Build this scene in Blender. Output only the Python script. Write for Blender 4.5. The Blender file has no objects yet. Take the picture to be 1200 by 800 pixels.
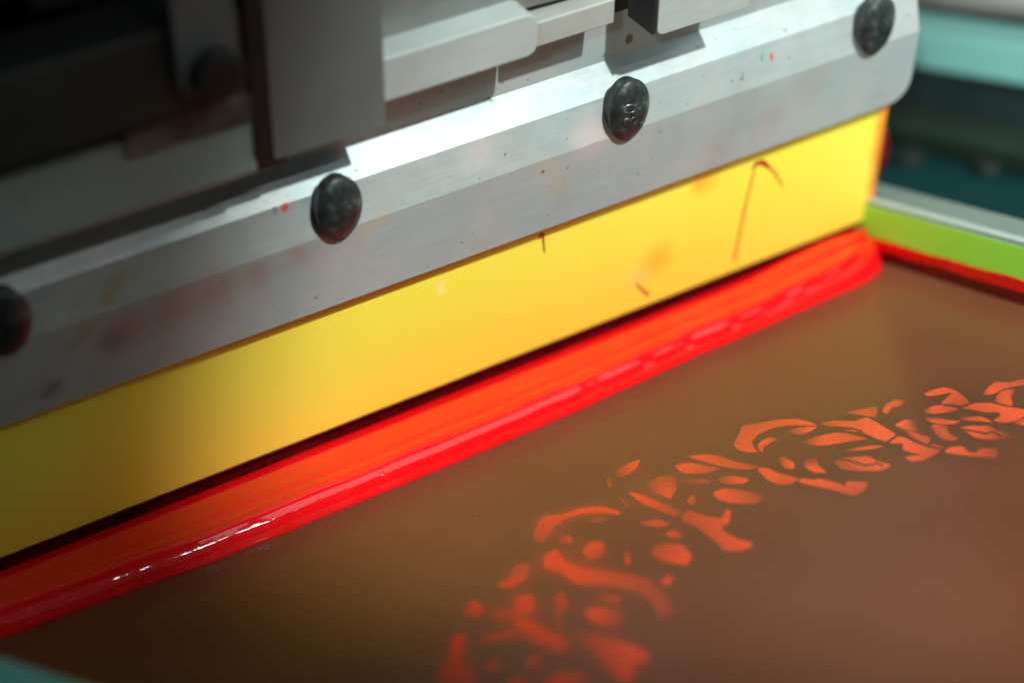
import bpy, bmesh, math, random
import numpy as np
from mathutils import Vector, Matrix, noise
random.seed(7)
C = bpy.context.scene.collection
SC = bpy.context.scene

# ------------------------------------------------------------------ geometry of the place
# Axes of the printing screen (X along the squeegee, Y away, Z up) as measured from the
# vanishing points of the photograph; everything is built in metres in these axes.
F = 2300.0
nrm = lambda v: v / np.linalg.norm(v)
aX = nrm(np.array([4745., 1835., -F]))
vy = np.array([-1278., 657., -F]); aY = nrm(vy - aX * vy.dot(aX)); aZ = np.cross(aX, aY)
M = np.array([aX, aY, aZ])
aS = np.array([45., 2755., F]); aS = nrm(aS - aX * aS.dot(aX)); aT = -np.cross(aS, aX)
ray = lambda px, py: np.array([(px - 600) / F, (400 - py) / F, -1.0])
P0 = ray(728, 128) * .41                       # holder face at the second knob
def sq(px, py, t):                             # pixel -> (x, s) on the squeegee plane t (all mm)
    r = ray(px, py); k = (t * 1e-3 + P0.dot(aT)) / r.dot(aT)
    p = r * k - P0
    return p.dot(aX) * 1e3, p.dot(aS) * 1e3
_r = ray(557, 437); Pb = _r * ((-.004 + P0.dot(aT)) / _r.dot(aT))
W0 = -(M @ Pb); W0[2] += .0095                 # camera position in world axes
def scr(px, py, z=0.0):                        # pixel -> point on the level z (m)
    d = M @ ray(px, py); k = (z - W0[2]) / d[2]
    return W0 + d * k
def onx(px, py, x):                            # pixel -> point on the upright plane X = x
    d = M @ ray(px, py); k = (x - W0[0]) / d[0]
    return W0 + d * k
S_W = M @ aS; T_W = M @ aT; O_W = M @ P0 + W0   # squeegee axes in the world
S_BASE = -O_W[2] / S_W[2] * 1e3                 # s (mm) where the squeegee plane meets the mesh

# ------------------------------------------------------------------ helpers
def link(o, parent=None):
    C.objects.link(o)
    if parent is not None: o.parent = parent
    return o
def obj(name, bm, mat, parent=None, smooth=None, bevel=0.0, segs=2):
    me = bpy.data.meshes.new(name)
    bmesh.ops.recalc_face_normals(bm, faces=bm.faces)
    bm.to_mesh(me); bm.free()
    me.materials.append(mat)
    o = link(bpy.data.objects.new(name, me), parent)
    if bevel:
        m = o.modifiers.new('bevel', 'BEVEL'); m.width = bevel; m.segments = segs
        m.limit_method = 'ANGLE'; m.angle_limit = math.radians(14)
        m.harden_normals = True
    if smooth is not None:
        me.shade_smooth()
        if smooth < 180: me.set_sharp_from_angle(angle=math.radians(smooth))
    elif bevel:
        me.shade_smooth(); me.set_sharp_from_angle(angle=math.radians(12))
    return o
def thing(name, label, cat, loc=(0, 0, 0), rot=None, group=None):
    o = bpy.data.objects.new(name, None); link(o)
    o.empty_display_size = .01
    if rot is not None: o.matrix_world = rot
    else: o.location = loc
    o['label'] = label; o['category'] = cat
    if group: o['group'] = group
    return o
def tag(o, label, cat, group=None):
    o['label'] = label; o['category'] = cat
    if group: o['group'] = group
    return o
def add_box(bm, x0, x1, y0, y1, z0, z1):
    vs = [bm.verts.new((x, y, z)) for z in (z0, z1) for y in (y0, y1) for x in (x0, x1)]
    for f in ((0, 2, 3, 1), (4, 5, 7, 6), (0, 1, 5, 4), (2, 6, 7, 3), (0, 4, 6, 2), (1, 3, 7, 5)):
        bm.faces.new([vs[i] for i in f])
    return bm
L = lambda x, t, s: (x * 1e-3, (-t) * 1e-3, (s - S_BASE) * 1e-3)   # squeegee mm -> local
def sbox(x0, x1, t0, t1, s0, s1):
    bm = bmesh.new(); a = L(x0, t0, s0); b = L(x1, t1, s1)
    return add_box(bm, min(a[0], b[0]), max(a[0], b[0]), min(a[1], b[1]), max(a[1], b[1]), min(a[2], b[2]), max(a[2], b[2]))
def splate(pts, t0, t1):                        # outline in (x, s), thickness t0..t1
    bm = bmesh.new()
    A = [bm.verts.new(L(x, t0, s)) for x, s in pts]; B = [bm.verts.new(L(x, t1, s)) for x, s in pts]
    n = len(pts); bm.faces.new(A); bm.faces.new(B[::-1])
    for i in range(n): bm.faces.new((A[i], A[(i + 1) % n], B[(i + 1) % n], B[i]))
    return bm
def rounded(pts, radii, n=6):
    out = []
    N = len(pts)
    for i in range(N):
        p = np.array(pts[i], float); r = radii[i]
        if r <= 0: out.append(tuple(p)); continue
        a = np.array(pts[i - 1], float) - p; b = np.array(pts[(i + 1) % N], float) - p
        a /= np.linalg.norm(a); b /= np.linalg.norm(b)
        ang = math.acos(max(-1, min(1, a.dot(b)))); d = r / math.tan(ang / 2)
        p0 = p + a * d; p1 = p + b * d
        for k in range(n + 1):
            u = k / n; out.append(tuple((1 - u) ** 2 * p0 + 2 * u * (1 - u) * (p + (p0 + p1 - 2 * p) * .1) + u * u * p1))
    return out

# ------------------------------------------------------------------ materials
class Mat:
    def __init__(s, name):
        s.m = bpy.data.materials.new(name); s.m.use_nodes = True
        s.nt = s.m.node_tree; s.b = s.nt.nodes['Principled BSDF']
        s.tc = s.nt.nodes.new('ShaderNodeTexCoord')
    def n(s, t, **kw):
        x = s.nt.nodes.new(t)
        for k, v in kw.items(): setattr(x, k, v)
        return x
    def l(s, a, b): s.nt.links.new(a, b)
    def mapped(s, scale=(1, 1, 1), loc=(0, 0, 0)):
        mp = s.n('ShaderNodeMapping'); mp.inputs['Scale'].default_value = scale; mp.inputs['Location'].default_value = loc
        s.l(s.tc.outputs['Object'], mp.inputs['Vector']); return mp.outputs[0]
    def noise(s, scale, detail=4, rough=.55, vec=None, dist=0):
        t = s.n('ShaderNodeTexNoise'); t.inputs['Scale'].default_value = scale
        t.inputs['Detail'].default_value = detail; t.inputs['Roughness'].default_value = rough
        t.inputs['Distortion'].default_value = dist
        s.l(vec if vec is not None else s.tc.outputs['Object'], t.inputs['Vector']); return t.outputs['Fac']
    def ramp(s, fac, stops):
        r = s.n('ShaderNodeValToRGB'); e = r.color_ramp.elements
        while len(e) < len(stops): e.new(.5)
        for el, (p, c) in zip(e, stops):
            el.position = p; el.color = (*c, 1) if hasattr(c, '__len__') else (c, c, c, 1)
        s.l(fac, r.inputs[0]); return r.outputs[0]
    def mix(s, fac, a, b, mode='MIX'):
        x = s.n('ShaderNodeMix', data_type='RGBA', blend_type=mode)
        for i, v in ((0, fac), (6, a), (7, b)):
            if isinstance(v, (int, float)): x.inputs[i].default_value = v
            elif isinstance(v, tuple): x.inputs[i].default_value = (*v, 1)
            else: s.l(v, x.inputs[i])
        return x.outputs[2]
    def math(s, op, a, b=0.0):
        x = s.n('ShaderNodeMath', operation=op)
        for i, v in ((0, a), (1, b)):
            if isinstance(v, (int, float)): x.inputs[i].default_value = v
            else: s.l(v, x.inputs[i])
        return x.outputs[0]
    def spot(s, c, r, soft=1.0):                # 1 at c falling to 0 at distance r (object space, m)
        d = s.n('ShaderNodeVectorMath', operation='DISTANCE'); s.l(s.tc.outputs['Object'], d.inputs[0]); d.inputs[1].default_value = c
        mr = s.n('ShaderNodeMapRange'); mr.interpolation_type = 'SMOOTHSTEP'
        mr.inputs['From Min'].default_value = r * (1 - soft); mr.inputs['From Max'].default_value = r
        mr.inputs['To Min'].default_value = 1; mr.inputs['To Max'].default_value = 0
        s.l(d.outputs['Value'], mr.inputs['Value']); return mr.outputs[0]
    def bump(s, h, strength, dist):
        x = s.n('ShaderNodeBump'); x.inputs['Strength'].default_value = strength; x.inputs['Distance'].default_value = dist
        s.l(h, x.inputs['Height']); s.l(x.outputs[0], s.b.inputs['Normal'])
    def set(s, **kw):
        for k, v in kw.items():
            i = s.b.inputs[k.replace('_', ' ')]
            if hasattr(v, 'is_linked') or isinstance(v, bpy.types.NodeSocket): s.l(v, i)
            elif isinstance(v, tuple) and len(v) == 3 and i.type == 'RGBA': i.default_value = (*v, 1)
            else: i.default_value = v
        return s.m

def metal(name, base, tint, metallic=.35, rough=.42, dirt=.35, spots=True, stains=()):
    a = Mat(name); metallic *= .62
    big = a.noise(55, 3); c = a.ramp(big, [(.3, base), (.75, tint)])
    br = a.noise(1.0, 5, .7, a.mapped((60, 300, 1500)))
    c = a.mix(.22, c, a.ramp(br, [(.3, .45), (.7, 1.0)]), 'MULTIPLY')
    if spots:
        sm = a.noise(420, 2, .5); k = a.ramp(sm, [(.70, 0.0), (.76, 1.0)])
        c = a.mix(a.math('MULTIPLY', k, .55), c, (.10, .085, .07))
        bl = a.noise(85, 5, .65, a.mapped((1, 1, 1), (3.1, 1.7, .4))); k2 = a.ramp(bl, [(.52, 0.0), (.72, 1.0)])
        c = a.mix(a.math('MULTIPLY', k2, dirt), c, (.33, .29, .27))
    for px, py, t, rad, col, k in stains:           # soft smears of old ink, placed on the face t
        x, s = sq(px, py, t); m = a.spot(L(x, t, s), rad * 1e-3)
        m = a.math('MULTIPLY', m, a.ramp(a.noise(180, 4, .6), [(.25, .6), (.6, 1.0)]))
        c = a.mix(a.math('MULTIPLY', m, k), c, col)
    r = a.ramp(a.noise(140, 5, .7), [(.3, rough - .1), (.7, rough + .12)])
    a.bump(br, .12, .0004)
    return a.set(Base_Color=c, Metallic=metallic, Roughness=r)

M_HOLD = metal('cast_aluminium', (.36, .455, .46), (.48, .485, .475), .62, .42, .30, stains=((162, 302, -0.6, 2.0, (.36, .32, .012), 1.0), (154, 313, -0.5, 2.2, (.36, .32, .012), 1.0), (146, 324, -0.4, 2.4, (.36, .32, .012), 1.0), (138, 335, -0.3, 2.6, (.36, .32, .012), .95), (128, 350, -0.2, 3.0, (.36, .32, .012), .9), (178, 296, -0.9, 2.0, (.36, .32, .012), .9), (100, 388, 0, 3.6, (.33, .27, .01), 0.45), (88, 405, 0, 3, (.33, .27, .01), 0.4), (300, 322, 0, 6, (.36, .20, .17), 0.6), (250, 340, 0, 9, (.36, .20, .17), 0.6), (200, 362, 0, 9, (.36, .20, .17), 0.6), (150, 385, 0, 8, (.36, .20, .17), 0.6), (130, 400, 0, 5, (.2,.15,.14), 0.6), (350, 300, -0.2, 5, (.36, .20, .17), 0.5), (445, 255, -0.3, 3.0, (.50, .40, .20), 0.6), (430, 268, 0, 2.5, (.50, .40, .20), 0.5), (640, 195, -0.2, 4.5, (.50, .40, .20), 0.35), (655, 215, 0, 5, (.50, .40, .20), 0.3), (560, 180, -1, 7, (.66,.58,.56), 0.6), (690, 160, -1, 8, (.66,.55,.53), 0.7), (840, 175, 0, 8, (.36, .20, .17), 0.25), (950, 100, 0, 9, (.36, .20, .17), 0.25), (900, 140, 0, 7, (.36, .20, .17), 0.25), (340, 243, -1.5, 2.5, (.45,.18,.18), 0.5), (60, 455, 0, 4, (.18,.17,.16), 0.6)))
M_BAR = metal('milled_aluminium', (.42, .48, .47), (.50, .56, .55), .55, .42, .25)
M_COOL = metal('cool_grey_steel', (.26, .37, .36), (.34, .43, .42), .3, .42, .25)
M_BAR2 = metal('stained_aluminium', (.30, .31, .28), (.42, .44, .41), .3, .45, .5)
M_PLATE = metal('grey_steel_plate', (.13, .15, .145), (.17, .185, .18), .45, .45, .2, False)
M_STEEL = metal('dull_steel', (.15, .165, .155), (.21, .22, .21), .5, .4, .3, True)
M_DARK = metal('dark_machine_steel', (.020, .025, .021), (.032, .038, .032), .2, .5, .2, False)
M_BLACK = metal('black_painted_steel', (.010, .010, .010), (.016, .016, .015), .1, .5, .1, False)
M_DIRTY = metal('ink_stained_steel', (.05, .05, .048), (.18, .18, .17), .3, .5, .4)

def m_knob():
    a = Mat('black_knob_enamel')
    n = a.noise(330, 5, .65)
    c = a.ramp(n, [(.34, (.008, .011, .011)), (.56, (.026, .036, .035)), (.74, (.13, .165, .155))])
    r = a.ramp(a.noise(500, 4), [(.3, .22), (.7, .46)])
    a.bump(a.noise(420, 5, .7), .5, .0005)
    return a.set(Base_Color=c, Roughness=r, Metallic=.1, Specular_IOR_Level=.38)
M_KNOB = m_knob()
def m_mark():
    a = Mat('worn_raised_lettering')
    c = a.ramp(a.noise(600, 3), [(.3, (.03, .035, .035)), (.7, (.12, .14, .13))])
    return a.set(Base_Color=c, Roughness=.3, Metallic=.5)
M_MARK = m_mark()

def m_blade():
    a = Mat('yellow_polyurethane')
    c = a.ramp(a.noise(28, 3), [(.3, (.86, .77, .070)), (.7, (.89, .80, .09))])
    def st(px, py, r, col, k, c):
        x, s = sq(px, py, -4)
        p = L(x, -4, s)
        return a.mix(a.math('MULTIPLY', a.spot(p, r, 1.0), k), c, col)
    c = st(770, 305, .0075, (.90, .40, .02), .55, c)
    c = st(828, 212, .006, (.90, .34, .02), .5, c)
    c = st(818, 216, .003, (.90, .22, .01), .35, c)
    c = st(516, 335, .0022, (.95, .80, .25), .8, c)
    c = st(518, 342, .0016, (.95, .82, .3), .8, c)
    c = st(748, 325, .006, (.95, .66, .18), .5, c)
    # red ink soaked into the far end of the blade
    g = a.n('ShaderNodeSeparateXYZ'); a.l(a.tc.outputs['Object'], g.inputs[0])
    mr = a.n('ShaderNodeMapRange'); mr.interpolation_type = 'SMOOTHSTEP'
    mr.inputs['From Min'].default_value = .0768; mr.inputs['From Max'].default_value = .0806
    w = a.math('ADD', g.outputs[0], a.math('MULTIPLY', a.math('SUBTRACT', a.noise(90, 3), .5), .004))
    a.l(w, mr.inputs['Value'])
    c = a.mix(a.math('MULTIPLY', mr.outputs[0], .85), c, (.80, .14, .008))
    a.bump(a.noise(900, 3), .06, .0002)
    return a.set(Base_Color=c, Roughness=.38, Subsurface_Weight=.22, Subsurface_Radius=(.0022, .0018, .0006), Subsurface_Scale=1.0,
                 Specular_IOR_Level=.35)
M_BLADE = m_blade()

def m_ink():
    a = Mat('wet_red_ink')
    c = a.ramp(a.noise(60, 3), [(.3, (.66, .0035, .006)), (.7, (.72, .006, .008))])
    a.bump(a.noise(1, 2, .5, a.mapped((420, 60, 60))), 1.0, .00006)      # fine ripples across the roll
    return a.set(Base_Color=c, Roughness=.055, Specular_IOR_Level=.7, Subsurface_Weight=.15, Subsurface_Radius=(.002, .0002, .0001), Subsurface_Scale=1.0,)
M_INK = m_ink()
def simple(name, c1, c2, rough, sc=60, **kw):
    a = Mat(name)
    c = a.ramp(a.noise(sc, 4), [(.3, c1), (.7, c2)])
    r = a.ramp(a.noise(sc * 3, 4), [(.3, max(.02, rough - .07)), (.7, rough + .07)])
    a.bump(a.noise(sc * 8, 4), .1, .0004)
    return a.set(Base_Color=c, Roughness=r, **kw)
M_STREAK = simple('dried_red_ink', (.34, .008, .004), (.42, .016, .006), .5, 300)
M_STREAK2 = simple('thin_orange_ink', (.50, .075, .006), (.60, .12, .010), .5, 300)
M_INK_SHADE = simple('dark_ink_and_shade', (.05, .001, .002), (.13, .002, .003), .3, 200)  # dark ink, also the painted shade under the blade and along the wall
M_TAPE = simple('lime_green_tape', (.27, .76, .055), (.31, .80, .075), .45, 60)
M_RESID = simple('red_ink_residue', (.62, .004, .005), (.72, .008, .007), .25, 120)
M_FRAME = simple('frame_aluminium', (.19, .26, .23), (.24, .31, .27), .36, 40, Metallic=.2)
M_EDGE_LIGHT = simple('pale_edge_highlight', (.34, .44, .39), (.40, .49, .44), .5, 60)
M_TEALF = simple('teal_tape', (.16, .55, .48), (.20, .60, .53), .5, 50)
M_TEAL = simple('turquoise_paint', (.34, .84, .77), (.38, .87, .80), .5, 12)
M_BASE = simple('dark_teal_enamel', (.004, .030, .032), (.008, .046, .046), .6, 14, Specular_IOR_Level=.12)
M_GREEN = simple('dark_green_panel', (.014, .030, .020), (.030, .050, .030), .6, 12, Specular_IOR_Level=.15)
M_PALE = simple('pale_grey_panel', (.80, .78, .74), (.84, .81, .77), .5, 20)
M_FLOOR = simple('dark_floor_concrete', (.02, .02, .018), (.035, .033, .03), .7, 6)
M_YST = simple('dried_yellow_paint', (.30, .26, .08), (.36, .31, .11), .55, 300)
M_RST = simple('red_paint_speck', (.45, .06, .06), (.55, .10, .09), .5, 300)
M_GST = simple('green_paint_speck', (.06, .28, .14), (.10, .34, .18), .5, 300)
M_KST = simple('grey_grime', (.16, .15, .14), (.24, .22, .21), .6, 300)
M_BST = simple('brown_grease', (.12, .07, .03), (.20, .13, .06), .55, 300)
M_BOLT = simple('dull_bolt_steel', (.012, .018, .016), (.025, .03, .026), .85, 80, Specular_IOR_Level=.05)

def m_sheet():
    a = Mat('emulsion_coated_mesh')
    at = a.n('ShaderNodeAttribute', attribute_name='open_mesh'); ha = a.n('ShaderNodeAttribute', attribute_name='dark_halo')
    base = a.ramp(a.noise(14, 3), [(.3, (.126, .044, .022)), (.7, (.154, .056, .028))])
    base = a.mix(.32, base, a.ramp(a.noise(1500, 3, .6), [(.3, .55), (.7, 1.3)]), 'MULTIPLY')
    base = a.mix(a.math('MULTIPLY', ha.outputs['Fac'], .55), base, (.075, .038, .018))
    gs = a.n('ShaderNodeSeparateXYZ'); a.l(a.tc.outputs['Object'], gs.inputs[0])      # light falloff painted into the stencil ink: darker left, paler right
    gm = a.n('ShaderNodeMapRange'); gm.inputs['From Min'].default_value = -.055; gm.inputs['From Max'].default_value = .055
    a.l(a.math('ADD', gs.outputs[0], a.math('MULTIPLY', a.noise(30, 3), .03)), gm.inputs['Value'])
    ink = a.ramp(gm.outputs[0], [(.0, (.50, .030, .008)), (1.0, (.68, .092, .034))])
    ink = a.mix(.45, ink, a.ramp(a.noise(1300, 3, .6), [(.3, .6), (.7, 1.25)]), 'MULTIPLY')
    k = a.math('ADD', at.outputs['Fac'], a.math('MULTIPLY', a.math('SUBTRACT', a.noise(1900, 2, .6), .5), .5))
    k = a.ramp(k, [(.12, 0.0), (.98, 1.0)])
    c = a.mix(k, base, ink)
    a.bump(a.noise(1700, 3, .6), .03, .0003)
    r = a.ramp(a.noise(22, 4, .6), [(.3, .22), (.7, .30)])
    return a.set(Base_Color=c, Roughness=r, Specular_IOR_Level=.10, Specular_Tint=(1.0, .36, .22))
M_SHEET = m_sheet()

# ------------------------------------------------------------------ squeegee
rot = Matrix(((1, 0, 0), (0, -T_W[1], -T_W[2]), (0, S_W[1], S_W[2]))).transposed()   # columns X, -T, S
base = O_W + S_W * S_BASE * 1e-3
mw = rot.to_4x4(); mw.translation = Vector(base)
SQ = thing('squeegee', 'aluminium squeegee with black oval knobs gripping a yellow rubber blade against the red ink', 'squeegee', rot=mw)

XL = -215.0
xend = sq(1077, 40, 0)[0]
def holder():
    sb = sq(600, 283, 0)[1]; sc_ = sq(600, 201, 0)[1]; sf = sq(600, 150, -2.8)[1]; st = sq(600, 107, -8.5)[1]
    R = 6.0
    prof = [(0, sb + R * (1 - math.cos(a))) for a in np.linspace(0, math.pi / 2, 9)]
    ends = [xend - R * (1 - math.sin(a)) for a in np.linspace(0, math.pi / 2, 9)]
    prof += [(0, sc_), (-2.8, sf), (-8.5, st), (-8.5, 78), (-21, 78), (-21, sb + R)]
    ends += [xend] * 6
    for a in np.linspace(math.pi / 2, 0, 9)[1:]:
        prof.append((-21, sb + R * (1 - math.cos(a)))); ends.append(xend - R * (1 - math.sin(a)))
    bm = bmesh.new(); n = len(prof)
    A = [bm.verts.new(L(XL, t, s)) for t, s in prof]; B = [bm.verts.new(L(e, t, s)) for (t, s), e in zip(prof, ends)]
    bm.faces.new(A)
    for i in range(n): bm.faces.new((A[i], A[(i + 1) % n], B[(i + 1) % n], B[i]))
    # end face split so that it stays planar pieces
    bm.faces.new(B[::-1])
    return bm, sb, st
bm, S_BOT, S_FTOP = holder()
HOLD = obj('holder', bm, M_HOLD, SQ, bevel=.00035)

xb = sq(1034, 190, -4)[0]
s_yb = sq(600, 420, -4)[1]
def blade():
    # worn lower edge: front face ends at s_yb, then an undercut, the tip stands on the mesh
    prof = [(-4, S_BOT + 14), (-4, s_yb + .5), (-4.25, s_yb), (-6.6, s_yb - 1.2), (-6.9, s_yb - 3), (-7.2, S_BASE + 2.6), (-12.5, S_BASE + 4.8), (-13.5, s_yb), (-13.5, S_BOT + 14)]
    bm = bmesh.new(); rings = []
    R = 1.6
    xs = [XL + 6] + list(np.linspace(XL + 12, xb - R, 50)) + [xb - R * (1 - math.sin(a)) for a in (.4, .8, 1.2, math.pi / 2)]
    for x in xs:
        ins = 0
        if x > xb - R: u = (x - (xb - R)) / R; ins = R * (1 - math.sqrt(max(0, 1 - u * u)))
        ring = []
        for t, s in prof:
            tt = min(max(t, -13.5 + ins), -4 - ins) if t > -7 or t < -12 else t
            if t == -4 or t == -4.25: tt = t - ins
            ring.append(bm.verts.new(L(x, tt, s + .12 * noise.noise(Vector((x * .06, 3, 0))) * (1 if s < s_yb + 1 else 0))))
        rings.append(ring)
    n = len(prof)
    for a, b in zip(rings, rings[1:]):
        for i in range(n): bm.faces.new((a[i], a[(i + 1) % n], b[(i + 1) % n], b[i]))
    bm.faces.new(rings[0]); bm.faces.new(rings[-1][::-1])
    return bm
BLADE = obj('blade', blade(), M_BLADE, SQ, smooth=30)
def gap_shade():                                     # shade of the gap under the blade edge, painted as dark ink
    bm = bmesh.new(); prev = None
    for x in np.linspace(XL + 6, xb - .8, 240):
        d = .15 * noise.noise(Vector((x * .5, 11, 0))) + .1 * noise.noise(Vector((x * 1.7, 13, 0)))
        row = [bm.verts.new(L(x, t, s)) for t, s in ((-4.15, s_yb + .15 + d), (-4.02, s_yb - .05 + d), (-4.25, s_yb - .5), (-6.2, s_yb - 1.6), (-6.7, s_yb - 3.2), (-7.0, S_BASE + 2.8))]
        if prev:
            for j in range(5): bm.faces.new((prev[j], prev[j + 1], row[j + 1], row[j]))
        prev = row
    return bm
obj('gap_shade_strip', gap_shade(), M_INK_SHADE, BLADE, smooth=180)

def streak(pts, w, mat, parent, t=-4, name='ink_streak', flip=1, h=.10):
    """a run of dried ink on the face t: a low rounded ribbon along pixel-measured points"""
    P = [np.array(sq(px, py, t)) for px, py in pts]
    Q = []
    for i in range(len(P) - 1):
        for k in range(6):
            u = k / 6
            Q.append((P[i] * (1 - u) + P[i + 1] * u, w[i] * (1 - u) + w[i + 1] * u))
    Q.append((P[-1], w[-1]))
    bm = bmesh.new(); prev = None
    for i, (p, ww) in enumerate(Q):
        a = Q[max(0, i - 1)][0]; b = Q[min(len(Q) - 1, i + 1)][0]
        d = (b - a) / (np.linalg.norm(b - a) + 1e-9); nn = np.array([-d[1], d[0]])
        ww *= 1 + .25 * noise.noise(Vector((i * .5, pts[0][0], 0)))
        row = []
        for c, hh in ((-1, .02), (-.6, h * .8), (0, h), (.6, h * .8), (1, .02)):
            q = p + nn * c * ww / 2
            row.append(bm.verts.new(L(q[0], t + hh, q[1])))
        if prev:
            for j in range(4): bm.faces.new((prev[j], prev[j + 1], row[j + 1], row[j]))
        prev = row
    return obj(name, bm, mat, parent, smooth=180)
streak([(860, 306), (868, 268), (876, 230), (884, 200)], [.85, .7, .65, .55], M_STREAK2, BLADE)
streak([(882, 199), (886, 192), (893, 190), (901, 196)], [.7, 1.2, 1.5, .9], M_STREAK, BLADE)
streak([(900, 194), (908, 203), (917, 218)], [.8, .6, .4], M_STREAK2, BLADE)
streak([(632, 280), (634, 274), (636, 274), (637, 285), (638, 296)], [.45, .6, .6, .5, .35], M_STREAK, BLADE)
streak([(745, 332), (752, 339), (760, 346)], [.4, .65, .7], M_STREAK, BLADE)

def blot(px, py, rx, ry, mat, parent, t=0.0, ang=0, seed=0, name='paint_stain', h=.05, tilt=None):
    x0, s0 = sq(px, py, t)
    bm = bmesh.new(); rnd = random.Random(seed); c = bm.verts.new(L(x0, t + h, s0)); vs = []
    N = 28; ph = rnd.random() * 9
    for i in range(N):
        a = 2 * math.pi * i / N
        r = 1 + .45 * noise.noise(Vector((math.cos(a) * 1.6 + ph, math.sin(a) * 1.6, seed)))
        u = rx * r * math.cos(a); v = ry * r * math.sin(a)
        x = x0 + u * math.cos(ang) - v * math.sin(ang); s = s0 + u * math.sin(ang) + v * math.cos(ang)
        tt = t + h
        if tilt: tt += tilt * (s - s0)
        vs.append(bm.verts.new(L(x, tt, s)))
    for i in range(N): bm.faces.new((c, vs[i], vs[(i + 1) % N]))
    return obj(name, bm, mat, parent)
UT = -2.8 / (sq(600, 150, -2.8)[1] - sq(600, 201, 0)[1])   # slope of the upper face
def ublot(px, py, rx, ry, mat, seed, ang=0):
    # a stain on the tilted upper face of the holder
    sc_ = sq(600, 201, 0)[1]; t = 0
    for _ in range(4): t = UT * (sq(px, py, t)[1] - sc_)
    return blot(px, py, rx, ry, mat, HOLD, t, ang, seed, tilt=UT)
ublot(333, 243, .9, .7, M_RST, 8); ublot(322, 247, .6, .8, M_KST, 9)
ublot(893, 68, .28, 1.0, M_GST, 10, -.2); ublot(904, 67, .35, .9, M_RST, 11)
ublot(664, 208 - 45, .25, .2, M_KST, 12); ublot(858, 95, .3, .3, M_KST, 13)
blot(665, 197, .35, .3, M_KST, HOLD, 0, 0, 14); blot(636, 201, .5, .4, M_BST, HOLD, 0, 0, 15)
blot(763, 187, .22, .2, M_KST, HOLD, 0, 0, 16); blot(541, 284, .3, .25, M_KST, HOLD, 0, 0, 17)
blot(62, 455, 2.4, .9, M_KST, HOLD, 0, .5, 18); blot(1115 - 85, 172 - 60, .3, .3, M_KST, HOLD, 0, 0, 19)
for i in range(46):
    px = random.uniform(380, 1050); u = random.uniform(.03, .97)
    y0 = 201 - .330 * (px - 600); y1 = 283 - .362 * (px - 600)
    blot(px, y0 + (y1 - y0) * u, random.uniform(.06, .16), random.uniform(.05, .13), random.choice((M_KST, M_KST, M_BST)), HOLD, 0, 0, 30 + i, name='grime_speck')

# knobs ---------------------------------------------------------------------
KA, KB = 4.95, 7.4
def dome(u, v):            # cap surface height (mm) at normalised (u, v) in the unit disc
    r2 = u * u + v * v
    return .9 + 3.0 * math.sqrt(max(0, 1 - .93 * r2)) - .7
def knob_cap():
    bm = bmesh.new(); N = 56; rings = []
    def ring(k, t):
        return [bm.verts.new((KA * k * math.cos(2 * math.pi * i / N) * 1e-3, -t * 1e-3, KB * k * math.sin(2 * math.pi * i / N) * 1e-3)) for i in range(N)]
    for k, t in ((.90, -1.8), (.95, -.3), (.985, .5), (1.0, .9), (.992, 1.3)): rings.append(ring(k, t))
    for k in (.975, .94, .88, .8, .7, .58, .44, .28, .12): rings.append(ring(k, dome(k, 0)))
    for a, b in zip(rings, rings[1:]):
        for i in range(N): bm.faces.new((a[i], a[(i + 1) % N], b[(i + 1) % N], b[i]))
    c = bm.verts.new((0, -dome(0, 0) * 1e-3, 0))
    for i in range(N): bm.faces.new((rings[-1][i], rings[-1][(i + 1) % N], c))
    bm.faces.new(rings[0][::-1])
    return bm
def glyphs():
    """raised digits on the cap as rounded strokes that follow the dome"""
    bm = bmesh.new()
    def stroke(pts, w=.26, closed=False):
        P = [np.array(p, float) for p in pts]; n = len(P); prev = None; first = None
        for i in range(n + (1 if closed else 0)):
            p = P[i % n]; a = P[(i - 1) % n] if closed or i else P[0]; b = P[(i + 1) % n] if closed or i < n - 1 else P[n - 1]
            d = b - a; d /= np.linalg.norm(d) + 1e-9; q = np.array([-d[1], d[0]])
            row = []
            for c, h in ((-1, -.05), (-.5, .16), (.5, .16), (1, -.05)):
                r = p + q * c * w
                row.append(bm.verts.new((r[0] * 1e-3, -(dome(r[0] / KA, r[1] / KB) + h) * 1e-3, r[1] * 1e-3)))
            if prev:
                for j in range(3): bm.faces.new((prev[j], prev[j + 1], row[j + 1], row[j]))
            prev = row
    rotg = lambda pts, cx, cy, a: [(cx + x * math.cos(a) - y * math.sin(a), cy + x * math.sin(a) + y * math.cos(a)) for x, y in pts]
    O = [(.95 * math.cos(t), 1.45 * math.sin(t)) for t in np.linspace(0, 2 * math.pi, 22)[:-1]]
    three = [(-.9, 1.1), (-.3, 1.5), (.5, 1.3), (.75, .7), (.3, .15), (-.2, .05), (.4, -.1), (.9, -.7), (.6, -1.3), (-.2, -1.5), (-.9, -1.1)]
    stroke(rotg(O, -1.2, 1.7, math.pi / 2 * .9), closed=True)
    stroke(rotg(three, -1.0, -1.35, math.pi / 2 * .9))
    stroke(rotg([(x * .7, y * .8) for x, y in O], 2.4, -4.2, -.35), closed=True)
    return bm
def place_knob(kx, first=None):
    loc = Vector(L(kx, 0, -.1))
    if first is None:
        k = obj('knob', knob_cap(), M_KNOB, SQ, smooth=60); g = obj('raised_digits', glyphs(), M_MARK, k, smooth=180)
    else:
        k = first.copy(); link(k, SQ)
    k.location = loc
    return k
K = place_knob(1.3)
for kx in (-67.0, -135.0, 68.3, -203.0): place_knob(kx, K)

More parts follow.
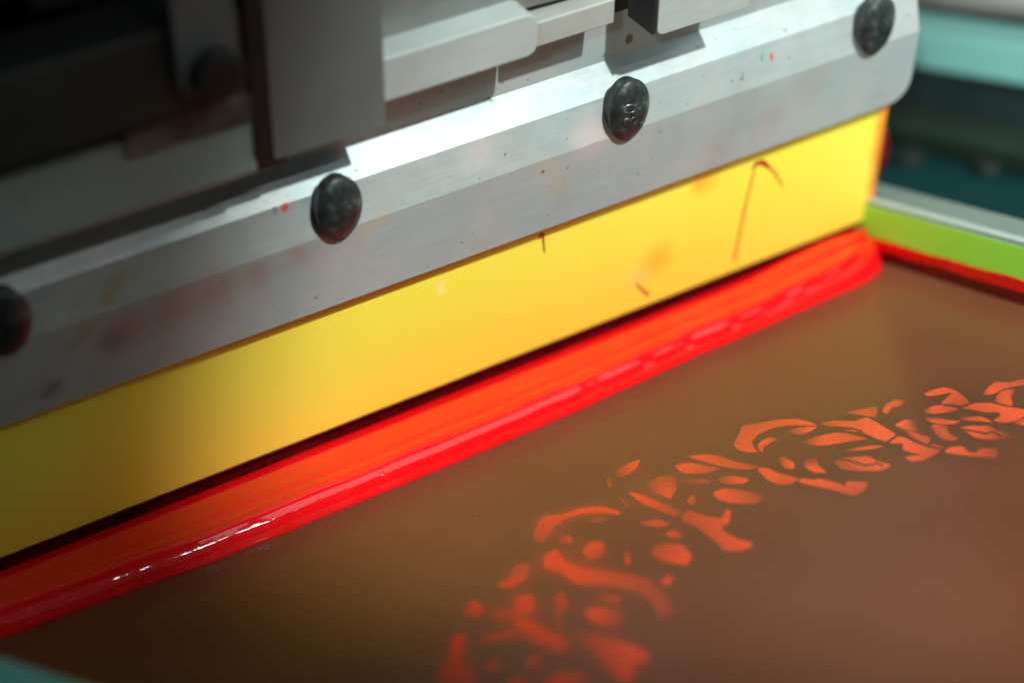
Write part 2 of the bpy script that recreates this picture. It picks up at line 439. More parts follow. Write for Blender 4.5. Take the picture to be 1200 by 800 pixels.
# clamp hardware above the flange -------------------------------------------------
tA = 4.5
b0 = sq(453, 120, tA); b1 = sq(628, 63, tA); t0_ = sq(453, 67, tA); t1_ = sq(628, 17, tA)
sbm = (b0[1] + b1[1]) / 2; stp = (t0_[1] + t1_[1]) / 2
obj('clamp_bar', splate(rounded([(-76, sbm), (b1[0] + .3, sbm), (b1[0] + .3, stp), (-75, stp)], [0, 2.2, 2.6, 0]), -8.4, tA), M_BAR, SQ, bevel=.0007, segs=3)
tB = 1.0
c0 = sq(632, 57, tB); c1 = sq(720, 26, tB); d1 = sq(720, 0, tB); d0 = sq(634, 25, tB)
obj('spacer_bar', splate([(b1[0] + .5, (c0[1] + c1[1]) / 2), (c1[0], (c0[1] + c1[1]) / 2), (c1[0], (d0[1] + d1[1]) / 2), (b1[0] + .5, (d0[1] + d1[1]) / 2)], -8.4, tB), M_BAR2, SQ, bevel=.0004)
sUP = (d0[1] + d1[1]) / 2 + .9
obj('upper_plate', splate([(-120, stp + 1.2), (c1[0] + 1.0, sUP + .1), (c1[0] + 1.0, 92), (-120, 92)], -8.4, -2.0), M_STEEL, SQ, bevel=.0003)
tC = 6.2
e0 = sq(770, 43, tC); e1 = sq(876, 8, tC)
sE = (e0[1] + e1[1]) / 2
obj('bracket', splate(rounded([(e0[0], sE), (e1[0] + .2, sE), (e1[0] + .2, 70), (e0[0], 70)], [1.6, .6, 0, 0]), -2.0, tC), M_BAR, SQ, bevel=.0004)
# dark steel cheek on the left flank of the bracket and dark opening behind it
obj('bracket_cheek', splate(rounded([(e0[0] - .9, sE + .3), (e0[0] - .05, sE + .3), (e0[0] - .05, 70), (e0[0] - .9, 70)], [0, 0, 0, 0]), -3.0, tC - .5), M_BLACK, SQ)
g0 = sq(722, 28, -6); g1 = sq(760, 18, -6)
obj('slot', sbox(g0[0] + 1.0, e0[0] + 4, -8.45, -8.1, g0[1] + 1.2, 80), M_BLACK, SQ)
blot(737, 46, .9, 1.1, M_BST, SQ, -8.45, 0, 70, name='grease_spot')
# broad arm plate
tP = 6.0
p0 = sq(322, 190, tP); p1 = sq(452, 145, tP); p2 = sq(447, 0, tP); p3 = sq(305, 0, tP)
sP = (p0[1] + p1[1]) / 2
obj('arm_plate', splate(rounded([(p0[0], sP), (p1[0], sP), (p1[0] + .1, 130), (p0[0] + .2, 130)], [.8, .5, 0, 0]), -1.2, tP), M_PLATE, SQ, bevel=.0004)
tK = 8.4; h_x = sq(310, 189, tK)[0]
obj('bar_key', sbox(h_x - 3.5, p0[0] + 3.0, -8.4, 5.0, sP - 2.0, sP + 6), M_BLACK, SQ)
h0 = sq(301, 189, tK); h1 = sq(320, 185, tK)
obj('arm_cheek', splate(rounded([(h0[0], h0[1]), (h1[0], h0[1]), (h1[0], 130), (h0[0], 130)], [.8, .8, 0, 0]), -1.5, tK), M_BLACK, SQ, bevel=.0004)
# left of the arm: dark rail, slotted tab with its bolt, grimy lower bar
tL = 7.5; xl = h0[0] + .6
q0 = sq(0, 207, tL); q1 = sq(0, 300, tL)
obj('lower_bar', splate([(XL, q1[1]), (xl, q1[1]), (xl, q0[1]), (XL, q0[1])], -8.4, tL), M_COOL, SQ, bevel=.0006)
r0 = sq(150, 188, tL + 1.2); r1 = sq(150, 170, tL + 1.2)
obj('grimy_block', splate([(r0[0], r0[1]), (h0[0] - .25, r0[1]), (h0[0] - .25, r1[1] + 2.5), (r0[0], r1[1] + 2.5)], tL + .05, tL + 1.2), M_DIRTY, SQ, bevel=.0003)
tR = 14.0
u0 = sq(0, 200, tR); u1 = sq(0, 92, tR)
xR = sq(287, 100, tR)[0]
obj('rail', splate([(XL, u0[1]), (xR, u0[1]), (xR, u1[1]), (XL, u1[1])], -8.3, tR), M_DARK, SQ, bevel=.0006)
v0 = sq(212, 122, tR + 3); v1 = sq(282, 100, tR + 3)
TAB = obj('slotted_tab', splate(rounded([(v0[0], v0[1]), (v1[0], v0[1]), (v1[0], 125), (v0[0], 125)], [4.0, 4.0, 0, 0]), tR + .05, tR + 3), M_PLATE, SQ, bevel=.0005)
w = sq(250, 86, tR + 4)
def disc(x, s, r, t0, t1, n=36):
    return splate([(x + r * math.cos(2 * math.pi * i / n), s + r * math.sin(2 * math.pi * i / n)) for i in range(n)], t0, t1)
obj('bolt', disc(w[0] + .4, w[1], 4.6, tR + 3.05, tR + 6.5), M_BLACK, TAB, bevel=.0008)
obj('carriage', sbox(XL, sq(284, 0, 22)[0], -8.2, 22, 78, 140), M_BLACK, SQ, bevel=.001)
# inked clamp screw behind the blade end
y0 = sq(1040, 190, -9)
bm = bmesh.new(); bmesh.ops.create_uvsphere(bm, u_segments=28, v_segments=16, radius=.5)
for v in bm.verts: v.co = Vector(L(y0[0] + 1.5 + v.co.x * 7.5, -17 + v.co.y * 11, y0[1] - .5 + v.co.z * 17))
obj('inked_end_screw', bm, M_INK_SHADE, SQ, smooth=180)

# ------------------------------------------------------------------ wet ink rolled up in front of the blade
X_R = (scr(1200, 352)[0] + scr(1040, 313)[0]) / 2
def ink():
    bm = bmesh.new(); rings = []
    fx = [scr(px, py) for px, py in ((0, 748), (100, 712), (240, 662), (400, 597), (557, 533), (680, 480), (800, 425), (920, 373), (1026, 326))]
    FX = [p[0] for p in fx]; FY = [p[1] for p in fx]
    xr = scr(1036, 318)[0]
    xs = list(np.arange(-.20, xr - .009, .0006)) + [xr - .009 + (X_R + .0089 - xr) * math.sin(a) for a in np.linspace(0, math.pi / 2, 20)]
    t_ = math.tan(math.asin(-S_W[1]))
    for x in xs:
        yf = np.interp(x, FX, FY) + .00035 * noise.noise(Vector((x * 110, 41, 0))) + .00006 * noise.noise(Vector((x * 300, 43, 0)))
        e = 1.0
        if x > xr - .009:
            u = (x - (xr - .009)) / (X_R + .0089 - xr); yf += .0105 * (1 - math.sqrt(max(0, 1 - u * u))); e = 1 - .12 * u * u
        q = .55 * noise.noise(Vector((x * 70, 0, 0))) + .22 * noise.noise(Vector((x * 170, 5, 0))) + .04 * noise.noise(Vector((x * 520, 9, 0)))
        q2 = .5 * noise.noise(Vector((x * 60, 20, 0))) + .10 * noise.noise(Vector((x * 200, 25, 0)))
        rz = 5.9 + .55 * q; ry = 3.7 + 1.1 * q2                 # ridge (mm above the mesh, mm behind the front)
        W = -yf * 1e3 + 1.2                                    # width to the blade
        sec = [(0, -.05), (-.15, .5), (-.1, 1.4), (.25, 2.7), (.9, 4.0), (1.8, 5.1), (ry - .7, rz - .25), (ry + .2, rz), (ry + 1.1, rz + .02 + .12 * q),
               (ry + 2.0, rz + .10 + .1 * q2), (ry + 3.2, rz + .55), (W * .5, 6.7), (W * .64, 7.0), (W * .8, 7.2), (W * .92, 7.1), (W, 6.6), (W + 1.8, 5.6), (W + 4.6, 4.5)]
        # smooth by Catmull-Rom
        P = [np.array(p) for p in sec]; out = []
        for i in range(len(P) - 1):
            a = P[max(0, i - 1)]; b = P[i]; c = P[i + 1]; d = P[min(len(P) - 1, i + 2)]
            for k in range(3):
                u = k / 3
                out.append(.5 * (2 * b + (c - a) * u + (2 * a - 5 * b + 4 * c - d) * u * u + (3 * b - a - 3 * c + d) * u ** 3))
        out.append(P[-1])
        mid = .45 * W
        ring = []
        for (y, z) in out:
            w_ = .008 * noise.noise(Vector((x * 430, y * .6, z * .6))) + .05 * noise.noise(Vector((x * 110, y * .45, 4)))
            w_ *= 1 if y < mid * .7 else .15
            if y < mid: w_ += (.02 + .05 * min(1, max(0, (x + .045) / .03))) * noise.noise(Vector((x * 200, 31, z * .25)))
            gr = min(1, max(0, (x - (xr - .040)) / .034)); gr = gr * gr * (3 - 2 * gr)
            yy = y; zz = (1 + .22 * gr) * (z + w_ * min(1, z)) * (e if z > 0 else 1)
            ring.append(bm.verts.new((x, yf + yy * 1e-3, zz * 1e-3)))
        rings.append(ring)
    for a, b in zip(rings, rings[1:]):
        for i in range(len(a) - 1): bm.faces.new((a[i], a[i + 1], b[i + 1], b[i]))
    return bm
INK = obj('red_ink', ink(), M_INK, None, smooth=180)
tag(INK, 'long glossy roll of wet red ink along the foot of the yellow blade', 'ink')

# ------------------------------------------------------------------ the printing screen
X_LFT = -.165
Y_F, Y_N = .075, -.30
SCR = thing('printing_screen', 'brown emulsion printing screen with an orange rose garland stencil in a taped aluminium frame', 'printing screen', (0, 0, 0))

# the open stencil: petals as measured on the mesh (zoom crops: origin, scale, outline, optional fade)
def crop(ox, oy, k, lst): return [([(ox + u / k, oy + v / k) for u, v in pts], w, fade and tuple((ox + a / k, oy + b / k) for a, b in fade)) for pts, w, fade in lst]
PA = crop(850, 440, 5, [
 ([(50,400),(85,330),(95,295),(180,280),(300,258),(420,252),(500,272),(535,290),(500,292),(400,290),(300,300),(230,325),(185,350),(160,385),(165,420),(190,445),(130,448),(75,435)], 1, None),
 ([(340,330),(430,305),(535,300),(500,325),(440,345)], 1, ((330,330),(470,315))),
 ([(190,410),(215,380),(265,360),(315,372),(260,395),(225,415),(220,450),(200,435)], 1, ((330,360),(240,390))),
 ([(310,465),(350,475),(400,510),(400,545),(350,540),(320,505)], 1, ((340,440),(360,510))),
 ([(465,530),(470,480),(530,470),(545,525),(590,565),(520,565)], 1, ((500,470),(515,535))),
 ([(440,390),(560,350),(660,332),(750,345),(830,370),(720,385),(640,400),(540,410)], 1, ((440,390),(590,365))),
 ([(600,455),(690,440),(780,420),(860,410),(925,412),(860,428),(780,438),(640,448)], 1, ((600,450),(760,430))),
 ([(635,500),(700,480),(830,472),(890,500),(960,520),(965,530),(900,555),(760,555),(680,545)], 1, None),
 ([(560,280),(640,262),(760,265),(825,245),(880,270),(1000,345),(950,385),(880,365),(800,330),(700,322),(760,312),(640,300)], 1, None),
 ([(690,215),(800,195),(890,180),(880,240),(780,228)], 1, ((680,210),(830,210))),
 ([(190,545),(240,540),(310,570),(430,600),(380,635),(300,635),(235,600)], 1, None),
 ([(430,620),(450,600),(520,610),(545,602),(640,622),(705,645),(712,618),(830,625),(825,655),(770,700),(720,695),(640,670),(500,640)], 1, None)])
PC = crop(600, 480, 4, [
 ([(830,220),(900,208),(970,215),(1040,240),(1155,265),(1100,280),(1000,268),(930,250)], 1, None),
 ([(765,262),(820,248),(900,260),(975,275),(900,298),(820,298),(785,285)], 1, None),
 ([(960,325),(1020,308),(1110,325),(1080,345),(1000,345)], 1, None),
 ([(945,385),(1000,368),(1100,380),(1185,405),(1140,440),(1030,435),(960,415)], 1, None),
 ([(480,310),(500,275),(560,245),(600,235),(580,275),(520,315)], 1, None),
 ([(620,350),(690,310),(770,305),(770,370),(740,415),(690,395),(640,370)], 1, ((770,300),(700,370))),
 ([(545,385),(600,395),(700,435),(800,480),(770,500),(700,475),(610,435)], 1, None),
 ([(800,490),(830,470),(900,495),(980,505),(1000,470),(1025,475),(1015,530),(980,555),(1050,600),(1130,625),(1090,655),(1000,660),(970,630),(920,590),(860,545),(800,520)], 1, None),
 ([(820,425),(850,395),(862,430),(840,445)], .8, None),
 ([(500,395),(540,440),(600,465),(560,465),(515,430)], .52, None),
 ([(440,330),(460,320),(468,355),(455,370)], .5, None),
 ([(790,325),(900,325),(930,340),(800,345)], .5, None),
 ([(100,590),(120,530),(160,495),(230,490),(320,460),(420,452),(500,475),(500,490),(420,480),(320,490),(240,515),(190,560),(150,620),(115,615)], 1, None),
 ([(330,660),(370,620),(430,620),(425,680),(370,705)], 1, None),
 ([(525,690),(545,640),(555,700),(540,735)], .8, None),
 ([(650,665),(690,630),(790,630),(840,680),(820,725),(750,715),(690,700)], 1, None),
 ([(600,530),(680,515),(740,535),(680,550)], .9, None),
 ([(720,580),(760,560),(810,580),(790,605),(740,595)], .9, None),
 ([(215,600),(270,585),(285,620),(230,628)], .75, None),
 ([(350,520),(400,505),(440,515),(380,530)], .55, None)])
PD = crop(500, 540, 3.077, [
 ([(425,340),(470,320),(500,360),(560,385),(680,400),(800,425),(870,490),(895,545),(840,560),(810,510),(760,470),(660,445),(540,440),(480,395),(425,385)], 1, None),
 ([(845,430),(880,410),(890,435),(860,450)], 1, None),
 ([(570,545),(620,525),(700,540),(715,575),(680,600),(610,580)], 1, None),
 ([(250,445),(300,420),(320,370),(370,370),(360,420),(300,455)], .9, None),
 ([(130,540),(170,500),(205,530),(190,560),(150,560)], 1, None),
 ([(205,550),(260,530),(310,540),(320,490),(380,480),(385,540),(320,560),(220,570)], .9, None),
 ([(310,570),(360,570),(430,610),(500,640),(500,695),(430,670),(340,610)], 1, None),
 ([(200,630),(320,610),(330,630),(220,650)], .8, None),
 ([(85,670),(100,625),(140,625),(130,690),(120,720),(170,770),(180,830),(60,830),(50,750),(80,720)], 1, None),
 ([(520,610),(640,635),(760,670),(805,710),(740,730),(750,780),(700,795),(650,730),(560,650)], 1, None),
 ([(210,735),(250,715),(260,745),(220,755)], .8, None),
 ([(350,720),(400,695),(410,740),(360,750)], .75, None),
 ([(440,790),(480,765),(560,760),(600,800),(560,850),(440,840)], 1, None),
 ([(300,790),(360,765),(370,800),(300,830)], .9, None),
 ([(460,500),(490,470),(510,520),(480,560),(500,590),(470,600)], .62, None),
 ([(600,480),(690,488),(690,508),(600,505)], .6, None)])
PE = crop(1000, 430, 6, [
 ([(205,310),(230,260),(290,230),(375,232),(330,270),(270,285),(235,328)], 1, ((380,240),(300,250))),
 ([(500,185),(560,160),(640,142),(720,165),(790,215),(815,250),(760,270),(640,260),(622,247),(690,180),(620,192),(530,203)], 1, None),
 ([(480,318),(550,275),(630,265),(700,280),(745,295),(680,315),(560,327)], 1, ((490,325),(560,290))),
 ([(505,358),(580,355),(700,375),(755,380),(700,398),(600,395),(540,385)], 1, None),
 ([(758,285),(850,255),(960,250),(1060,275),(1200,298),(1200,345),(1130,380),(1050,390),(985,375),(1030,345),(1020,318),(920,316),(840,300)], 1, None),
 ([(750,357),(870,345),(930,360),(975,387),(900,378),(800,375)], 1, None),
 ([(550,405),(660,405),(665,440),(690,480),(745,500),(700,515),(640,510),(580,470)], 1, ((660,395),(620,450))),
 ([(745,430),(800,415),(950,412),(1000,440),(1105,472),(1080,492),(960,508),(850,490),(800,455)], 1, None),
 ([(295,407),(370,365),(430,375),(455,430),(495,472),(400,450)], 1, ((440,370),(390,420))),
 ([(255,420),(290,412),(400,455),(530,490),(540,515),(515,545),(430,500),(330,460)], 1, ((400,500),(430,475))),
 ([(245,525),(310,488),(370,498),(450,535),(530,565),(622,578),(560,620),(480,655),(410,660),(365,630),(480,615),(420,602),(350,580),(345,540),(300,540)], 1, None),
 ([(520,548),(570,545),(640,562),(630,574),(570,566)], .9, None),
 ([(637,590),(680,565),(780,555),(830,592),(868,592),(890,572),(1000,570),(1015,600),(1010,635),(880,628),(760,615),(680,605)], 1, None),
 ([(905,198),(950,140),(1000,105),(1100,105),(1160,90),(1215,85),(1215,120),(1100,142),(1040,158),(990,187)], 1, ((900,200),(960,160))),
 ([(1000,240),(1010,195),(1050,165),(1150,152),(1110,210),(1120,270),(1060,262)], 1, ((1150,200),(1090,215))),
 ([(1130,385),(1200,362),(1250,380),(1240,410),(1160,402)], 1, None)])
# dark lines that cut petals: (points, width px)
CUTS = [([(850 + u / 5, 440 + v / 5) for u, v in p], w) for p, w in (
    ([(640,490),(720,495),(770,510),(820,525),(860,522),(885,512),(925,528)], 1.3), ([(945,390),(975,370),(1010,345)], 1.3), ([(160,390),(200,365),(260,352)], 1.0), ([(640,300),(740,308),(800,325)], 1.0))]
CUTS += [([(1000 + u / 6, 430 + v / 6) for u, v in p], w) for p, w in (
    ([(758,434),(860,452),(930,467),(985,455),(1040,487)], 1.3), ([(230,415),(300,450),(420,515),(510,550),(640,580)], 1.6), ([(640,268),(700,266),(750,280),(800,270)], 1.2),
    ([(345,545),(280,540)], 1.2), ([(780,555),(815,590),(860,592)], 1.6), ([(245,525),(300,488)], 1.4))]
PETALS = PA + PC + PD + PE
def chaikin(P, n=5):
    P = [np.array(p, float) for p in P]; N = len(P); out = []
    for i in range(N):
        a, b, c, d = P[i - 1], P[i], P[(i + 1) % N], P[(i + 2) % N]
        for k in range(n):
            u = k / n; m0 = (c - a) * .26; m1 = (d - b) * .26
            out.append((2 * u**3 - 3 * u * u + 1) * b + (u**3 - 2 * u * u + u) * m0 + (3 * u * u - 2 * u**3) * c + (u**3 - u * u) * m1)
    return np.array(out)
def coverage(px, py):
    cov = np.zeros_like(px)
    for pts, w, fade in PETALS:
        P = chaikin(pts); x0, y0 = P.min(0) - 3; x1, y1 = P.max(0) + 3
        m = (px > x0) & (px < x1) & (py > y0) & (py < y1)
        if not m.any(): continue
        X = px[m]; Y = py[m]; d2 = np.full(X.shape, 1e9); ins = np.zeros(X.shape, bool)
        for a, b in zip(P, np.roll(P, -1, 0)):
            e = b - a; t = np.clip(((X - a[0]) * e[0] + (Y - a[1]) * e[1]) / (e @ e + 1e-12), 0, 1)
            d2 = np.minimum(d2, (X - a[0] - t * e[0]) ** 2 + (Y - a[1] - t * e[1]) ** 2)
            c = (a[1] > Y) != (b[1] > Y)
            ins ^= c & (X < (b[0] - a[0]) * (Y - a[1]) / (b[1] - a[1] + 1e-12) + a[0])
        sd = np.sqrt(d2) * np.where(ins, 1, -1); k = np.clip(.56 + sd / 1.6, 0, 1) * w
        g = random.Random(int(pts[0][0] * 7)); th = g.uniform(0, 6.28); e = np.array([math.cos(th), math.sin(th)])
        q = X * e[0] + Y * e[1]; q = (q - q.min()) / (q.max() - q.min() + 1e-9)
        k = k * (1 - g.uniform(.45, .98) * np.clip(1 - q * 1.35, 0, 1))       # halftone thinning of each petal
        if fade:
            a, b = np.array(fade[0]), np.array(fade[1]); e = b - a
            k = k * (.12 + .88 * np.clip(((X - a[0]) * e[0] + (Y - a[1]) * e[1]) / (e @ e), 0, 1))
        cov[m] = np.maximum(cov[m], k)
    for pts, w in CUTS:
        for a, b in zip(pts, pts[1:]):
            a = np.array(a); b = np.array(b); e = b - a
            m = (px > min(a[0], b[0]) - 4) & (px < max(a[0], b[0]) + 4) & (py > min(a[1], b[1]) - 4) & (py < max(a[1], b[1]) + 4)
            if not m.any(): continue
            X = px[m]; Y = py[m]; t = np.clip(((X - a[0]) * e[0] + (Y - a[1]) * e[1]) / (e @ e), 0, 1)
            d = np.hypot(X - a[0] - t * e[0], Y - a[1] - t * e[1]); cov[m] *= np.clip((d - w * .55) / .9, .05, 1)
    return cov
def blur(a, n):
    for _ in range(3):
        for ax in (0, 1):
            c = np.cumsum(np.pad(a, [(n + 1, n) if i == ax else (0, 0) for i in (0, 1)], mode='edge'), ax)
            a = (np.take(c, range(2 * n + 1, c.shape[ax]), ax) - np.take(c, range(0, c.shape[ax] - 2 * n - 1), ax)) / (2 * n + 1)
    return a
def sheet():
    gx0, gx1, gy0, gy1 = -.075, X_R, -.205, -.034
    xs = np.concatenate([np.linspace(X_LFT, gx0, 12)[:-1], np.arange(gx0, gx1, .00024), [X_R + .010]])
    ys = np.concatenate([np.linspace(Y_N + .01, gy0, 10)[:-1], np.arange(gy0, gy1, .00038), np.linspace(gy1, Y_F - .01, 12)])
    xs[0] -= .010
    nx, ny = len(xs), len(ys); GX, GY = np.meshgrid(xs, ys)
    W = np.stack([GX - W0[0], GY - W0[1], np.full_like(GX, -W0[2])], -1) @ M     # world -> photo axes of the tracing
    px = 600 + F * W[..., 0] / -W[..., 2]; py = 400 - F * W[..., 1] / -W[..., 2]
    cov = coverage(px, py)
    # the garland goes on past the traced part: the next rose repeats the last one
    v = scr(1154, 507) - scr(1010, 543)
    for k in (1, 2):
        sh = np.stack([GX - k * v[0] - W0[0], GY - k * v[1] - W0[1], np.full_like(GX, -W0[2])], -1) @ M
        qx = 600 + F * sh[..., 0] / -sh[..., 2]; qy = 400 - F * sh[..., 1] / -sh[..., 2]
        c2 = coverage(qx, qy) * (qx > 1040) * (px > 1203)
        cov = np.maximum(cov, c2)
    inside = np.clip(blur(cov, 8) * 1.9, 0, 1) * np.clip((880 - px) / 150, 0, 1)
    halo = np.clip(blur(cov, 10) * 3.0, 0, 1) * (1 - cov) * np.clip((px - 820) / 160, .12, 1)
    cov = np.maximum(cov, .50 * inside)
    me = bpy.data.meshes.new('mesh_sheet')
    co = np.stack([GX, GY, np.zeros_like(GX)], -1).reshape(-1, 3).astype(np.float32)
    i = np.arange(nx * ny).reshape(ny, nx)
    q = np.stack([i[:-1, :-1], i[:-1, 1:], i[1:, 1:], i[1:, :-1]], -1).reshape(-1, 4).astype(np.int32)
    me.vertices.add(len(co)); me.vertices.foreach_set('co', co.ravel())
    me.loops.add(q.size); me.loops.foreach_set('vertex_index', q.ravel())
    me.polygons.add(len(q)); me.polygons.foreach_set('loop_start', np.arange(0, q.size, 4, dtype=np.int32))
    me.update(calc_edges=True); me.validate()
    for n, a in (('open_mesh', cov), ('dark_halo', halo)):
        at = me.attributes.new(n, 'FLOAT', 'POINT'); at.data.foreach_set('value', a.ravel().astype(np.float32))
    me.materials.append(M_SHEET)
    return link(bpy.data.objects.new('mesh_sheet', me), SCR)
sheet()

# frame bars (the mesh is glued under them); ZT = top of the bars
ZT, ZB, FW = .0148, -.0030, .0120
def bar(x0, x1, y0, y1, mat, name='frame_bar'):
    bm = bmesh.new(); add_box(bm, x0, x1, y0, y1, ZB, ZT); return obj(name, bm, mat, SCR, bevel=.0013, segs=3)
BR = bar(X_R, X_R + FW, Y_N, Y_F, M_FRAME)
BL = bar(X_LFT - .030, X_LFT, Y_N, Y_F, M_FRAME)
bar(X_LFT + .0003, X_R - .0003, Y_F - .016, Y_F, M_FRAME)
bar(X_LFT + .0003, X_R - .0003, Y_N, Y_N + .016, M_FRAME)
# turquoise screen clamp lying over the near bar, its far edge crosses the corner of the view
zc = .030
k0 = scr(0, 764, zc); k1 = scr(113, 801, zc)
dd = nrm((k1 - k0) * [1, 1, 0]); nn = np.array([-dd[1], dd[0], 0]); nn = nn if nn[0] < 0 else -nn
mid = k0 - dd * .012
mwc = Matrix(((dd[0], nn[0], 0, mid[0]), (dd[1], nn[1], 0, mid[1]), (0, 0, 1, ZT + .0004), (0, 0, 0, 1)))
bm = bmesh.new(); add_box(bm, -.06, .10, 0, .055, 0, zc - ZT - .0004)
CL = obj('screen_clamp', bm, M_TEALF, None, bevel=.002); CL.matrix_world = mwc
tag(CL, 'turquoise clamp block at the near left corner of the screen frame', 'clamp')
# green tape, ink residue and painted shade on the inner wall of the far bar
def strip(z0, z1, th, mat, name, wob=0.0, par=BR):
    bm = bmesh.new(); ys = np.linspace(Y_N + .017, Y_F - .017, 90); prev = None
    for y in ys:
        za = z0 + wob * noise.noise(Vector((y * 90, 1, 0))); zb = z1 + wob * noise.noise(Vector((y * 70, 7, 0)))
        row = [bm.verts.new((X_R, y, za)), bm.verts.new((X_R - th, y, za)), bm.verts.new((X_R - th, y, zb)), bm.verts.new((X_R, y, zb))]
        if prev:
            for j in range(3): bm.faces.new((prev[j], prev[j + 1], row[j + 1], row[j]))
        prev = row
    return obj(name, bm, mat, par)
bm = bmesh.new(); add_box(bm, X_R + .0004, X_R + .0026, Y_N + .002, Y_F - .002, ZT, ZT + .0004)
obj('edge_highlight', bm, M_EDGE_LIGHT, BR, bevel=.0001)  # pale strip painting the bevel highlight along the bar's top edge
strip(.0054, .0141, .0002, M_TAPE, 'green_tape')
strip(.0032, .0060, .0005, M_RESID, 'ink_residue_and_shade', .0006)
strip(.0001, .0033, .0004, M_INK_SHADE, 'ink_residue_and_shade', .0002)  # shaded foot of the wall, painted as a darker residue strip

# ------------------------------------------------------------------ press behind and below
base_t = ZB - .0005
bm = bmesh.new(); add_box(bm, -.40, .262, -.55, .60, -.060, base_t)
PB = obj('press_table', bm, M_BASE, None, bevel=.003)
tag(PB, 'dark teal enamelled press table under the printing screen', 'press table')
for (px, py, r) in ((1066, 190, .0045), (1158, 202, .0040)):
    p = scr(px, py, base_t)
    bm = bmesh.new(); bmesh.ops.create_cone(bm, cap_ends=True, segments=6, radius1=r, radius2=r * .96, depth=.003)
    for v in bm.verts: v.co += Vector((p[0], p[1], base_t + .0016))
    obj('table_bolt', bm, M_BOLT, PB, bevel=.0006)
# turquoise arm of the next print station
XA = .20
a0 = onx(1080, 31, XA); a1 = onx(1200, 60, XA); a2 = onx(1075, 78, XA); a3 = onx(1200, 106, XA)
zt = (a0[2] + a1[2]) / 2; zb = (a2[2] + a3[2]) / 2
ARM = thing('press_station', 'turquoise painted beam of the next press station beyond the squeegee end', 'press station', (XA, 0, base_t))
bm = bmesh.new(); add_box(bm, 0, .016, -.42, .50, zb - base_t, zt - base_t); obj('cross_beam', bm, M_TEAL, ARM, bevel=.0015)
for y in (.30, -.30):
    bm = bmesh.new(); add_box(bm, .002, .014, y - .015, y + .015, .0002, zb - base_t - .0004); obj('beam_post', bm, M_BASE, ARM, bevel=.001)
# dark green pallet on the table in front of the beam
bm = bmesh.new(); add_box(bm, .180, .199, -.40, .45, base_t + .0003, base_t + .0065)
tag(obj('pallet', bm, M_GREEN, None, bevel=.0012), 'dark green pallet strip lying below the turquoise beam', 'pallet')
XC = .37
c0 = onx(1082, 9, XC); c1 = onx(1200, 17, XC); zc0 = (c0[2] + c1[2]) / 2
MC = thing('machine_cover', 'pale grey machine cover in the far upper right background', 'machine cover', (XC, .2, -.9))
mc = Matrix.Translation((XC, .2, -.9)); dirc = nrm((c1 - c0) * [1, 1, 0])
bm = bmesh.new(); add_box(bm, 0, .05, -.60, .60, zc0 + .9, zc0 + 1.10); obj('cover_shell', bm, M_PALE, MC, bevel=.004)
for y in (-.55, .55):
    bm = bmesh.new(); add_box(bm, .010, .040, y - .02, y + .02, 0, zc0 + .8996); obj('cover_leg', bm, M_BLACK, MC)
bm = bmesh.new(); add_box(bm, -.36, .24, -.50, .55, -.9, -.0605); obj('table_base', bm, M_BLACK, PB)
bm = bmesh.new(); add_box(bm, -3, 3, -3, 3, -.95, -.90)
fl = obj('floor', bm, M_FLOOR, None); fl['kind'] = 'structure'

# ------------------------------------------------------------------ light
def look(o, target):
    d = Vector(target) - o.location
    o.rotation_euler = d.to_track_quat('-Z', 'Y').to_euler()
Lc = nrm(np.array([1.4, 1.0, 2.3])); LW = M @ Lc; LW = nrm(LW * [0, 1, 1]) * math.sqrt(1 - .07 ** 2) + np.array([.07, 0, 0])
tgt = O_W + np.array([-.02, 0, .01])
key = bpy.data.lights.new('key_lamp', 'SPOT'); key.energy = 150; key.color = (.95, 1.0, .965)
key.shadow_soft_size = .022; key.spot_size = math.radians(10.2); key.spot_blend = .34
ko = link(bpy.data.objects.new('key_lamp', key)); ko.location = Vector(tgt + LW * 1.5)
look(ko, O_W + np.array([.034, -.026, -.0425]))
def area(name, loc, tg, sx, sy, e, col):
    a = bpy.data.lights.new(name, 'AREA'); a.shape = 'RECTANGLE'; a.size = sx; a.size_y = sy; a.energy = e; a.color = col
    o = link(bpy.data.objects.new(name, a)); o.location = Vector(loc); look(o, tg); return o
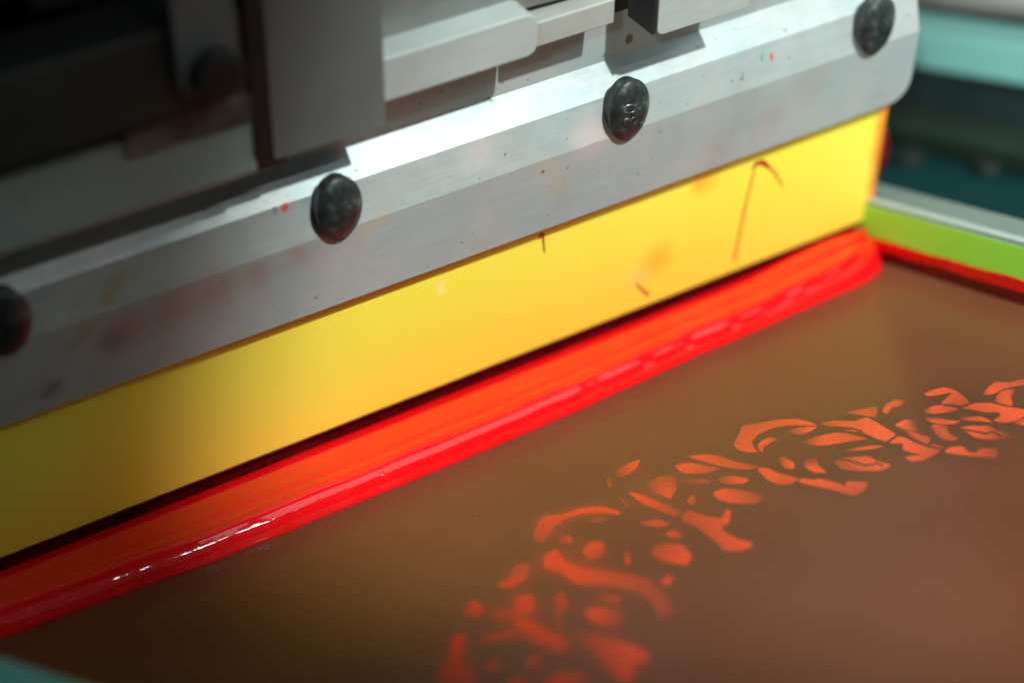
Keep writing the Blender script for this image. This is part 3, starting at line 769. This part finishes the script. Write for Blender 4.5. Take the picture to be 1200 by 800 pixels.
area('knob_sheen_panel', (.40, -.66, .70), (0, 0, .05), .50, .42, .95, (.68, 1.0, .98))  # unseen soft panel placed for the cool sheen on the knobs
area('front_fill', (-.1, -1.4, .7), (0, 0, .03), 1.0, .8, .15, (.88, 1.0, .98))  # unseen weak fill added on the camera side

bg_spot = bpy.data.lights.new('background_spot', 'SPOT'); bg_spot.energy = 118; bg_spot.color = (.92, 1.0, .98)  # unseen narrow spot added to light the frame wall and background
bg_spot.shadow_soft_size = .08; bg_spot.spot_size = math.radians(23); bg_spot.spot_blend = .6
ro = link(bpy.data.objects.new('background_spot', bg_spot)); ro.location = (-.75, -1.15, .55); look(ro, (.52, .05, .03))
# unseen strip lamp added to draw the bright broken line on the ink
ph = scr(245, 638, .0045); vv = nrm(W0 - ph); nh = nrm(np.array([0, -.88, .48]))
rr = 2 * nh.dot(vv) * nh - vv; lp = ph + rr * .8 - np.array([.070, 0, 0])
glint_lamp = area('ink_glint_lamp', lp, ph, .17, .014, .55, (1.0, 1.0, 1.0))
zx = (Vector(ph) - glint_lamp.location).normalized(); xx = (Vector((1, 0, 0)) - zx * zx.x).normalized()
glint_lamp.rotation_euler = Matrix((xx, (-zx).cross(xx), -zx)).transposed().to_euler()
w = bpy.data.worlds.new('World'); SC.world = w; w.use_nodes = True
bg = w.node_tree.nodes['Background']; bg.inputs[0].default_value = (.75, .9, .9, 1); bg.inputs[1].default_value = .012

# ------------------------------------------------------------------ camera
cam = bpy.data.cameras.new('camera'); co = link(bpy.data.objects.new('camera', cam)); SC.camera = co
mm = Matrix([[float(v) for v in r] for r in M]).to_4x4(); mm.translation = Vector(W0); co.matrix_world = mm
cam.sensor_width = 36; cam.sensor_fit = 'HORIZONTAL'; cam.lens = F / 1200 * 36
cam.clip_start = .01; cam.clip_end = 50
cam.dof.use_dof = True; cam.dof.focus_distance = .403; cam.dof.aperture_fstop = 5.8; cam.dof.aperture_blades = 0
SC.view_settings.view_transform = 'Standard'; SC.view_settings.look = 'None'
SC.view_settings.exposure = 0; SC.view_settings.gamma = 1
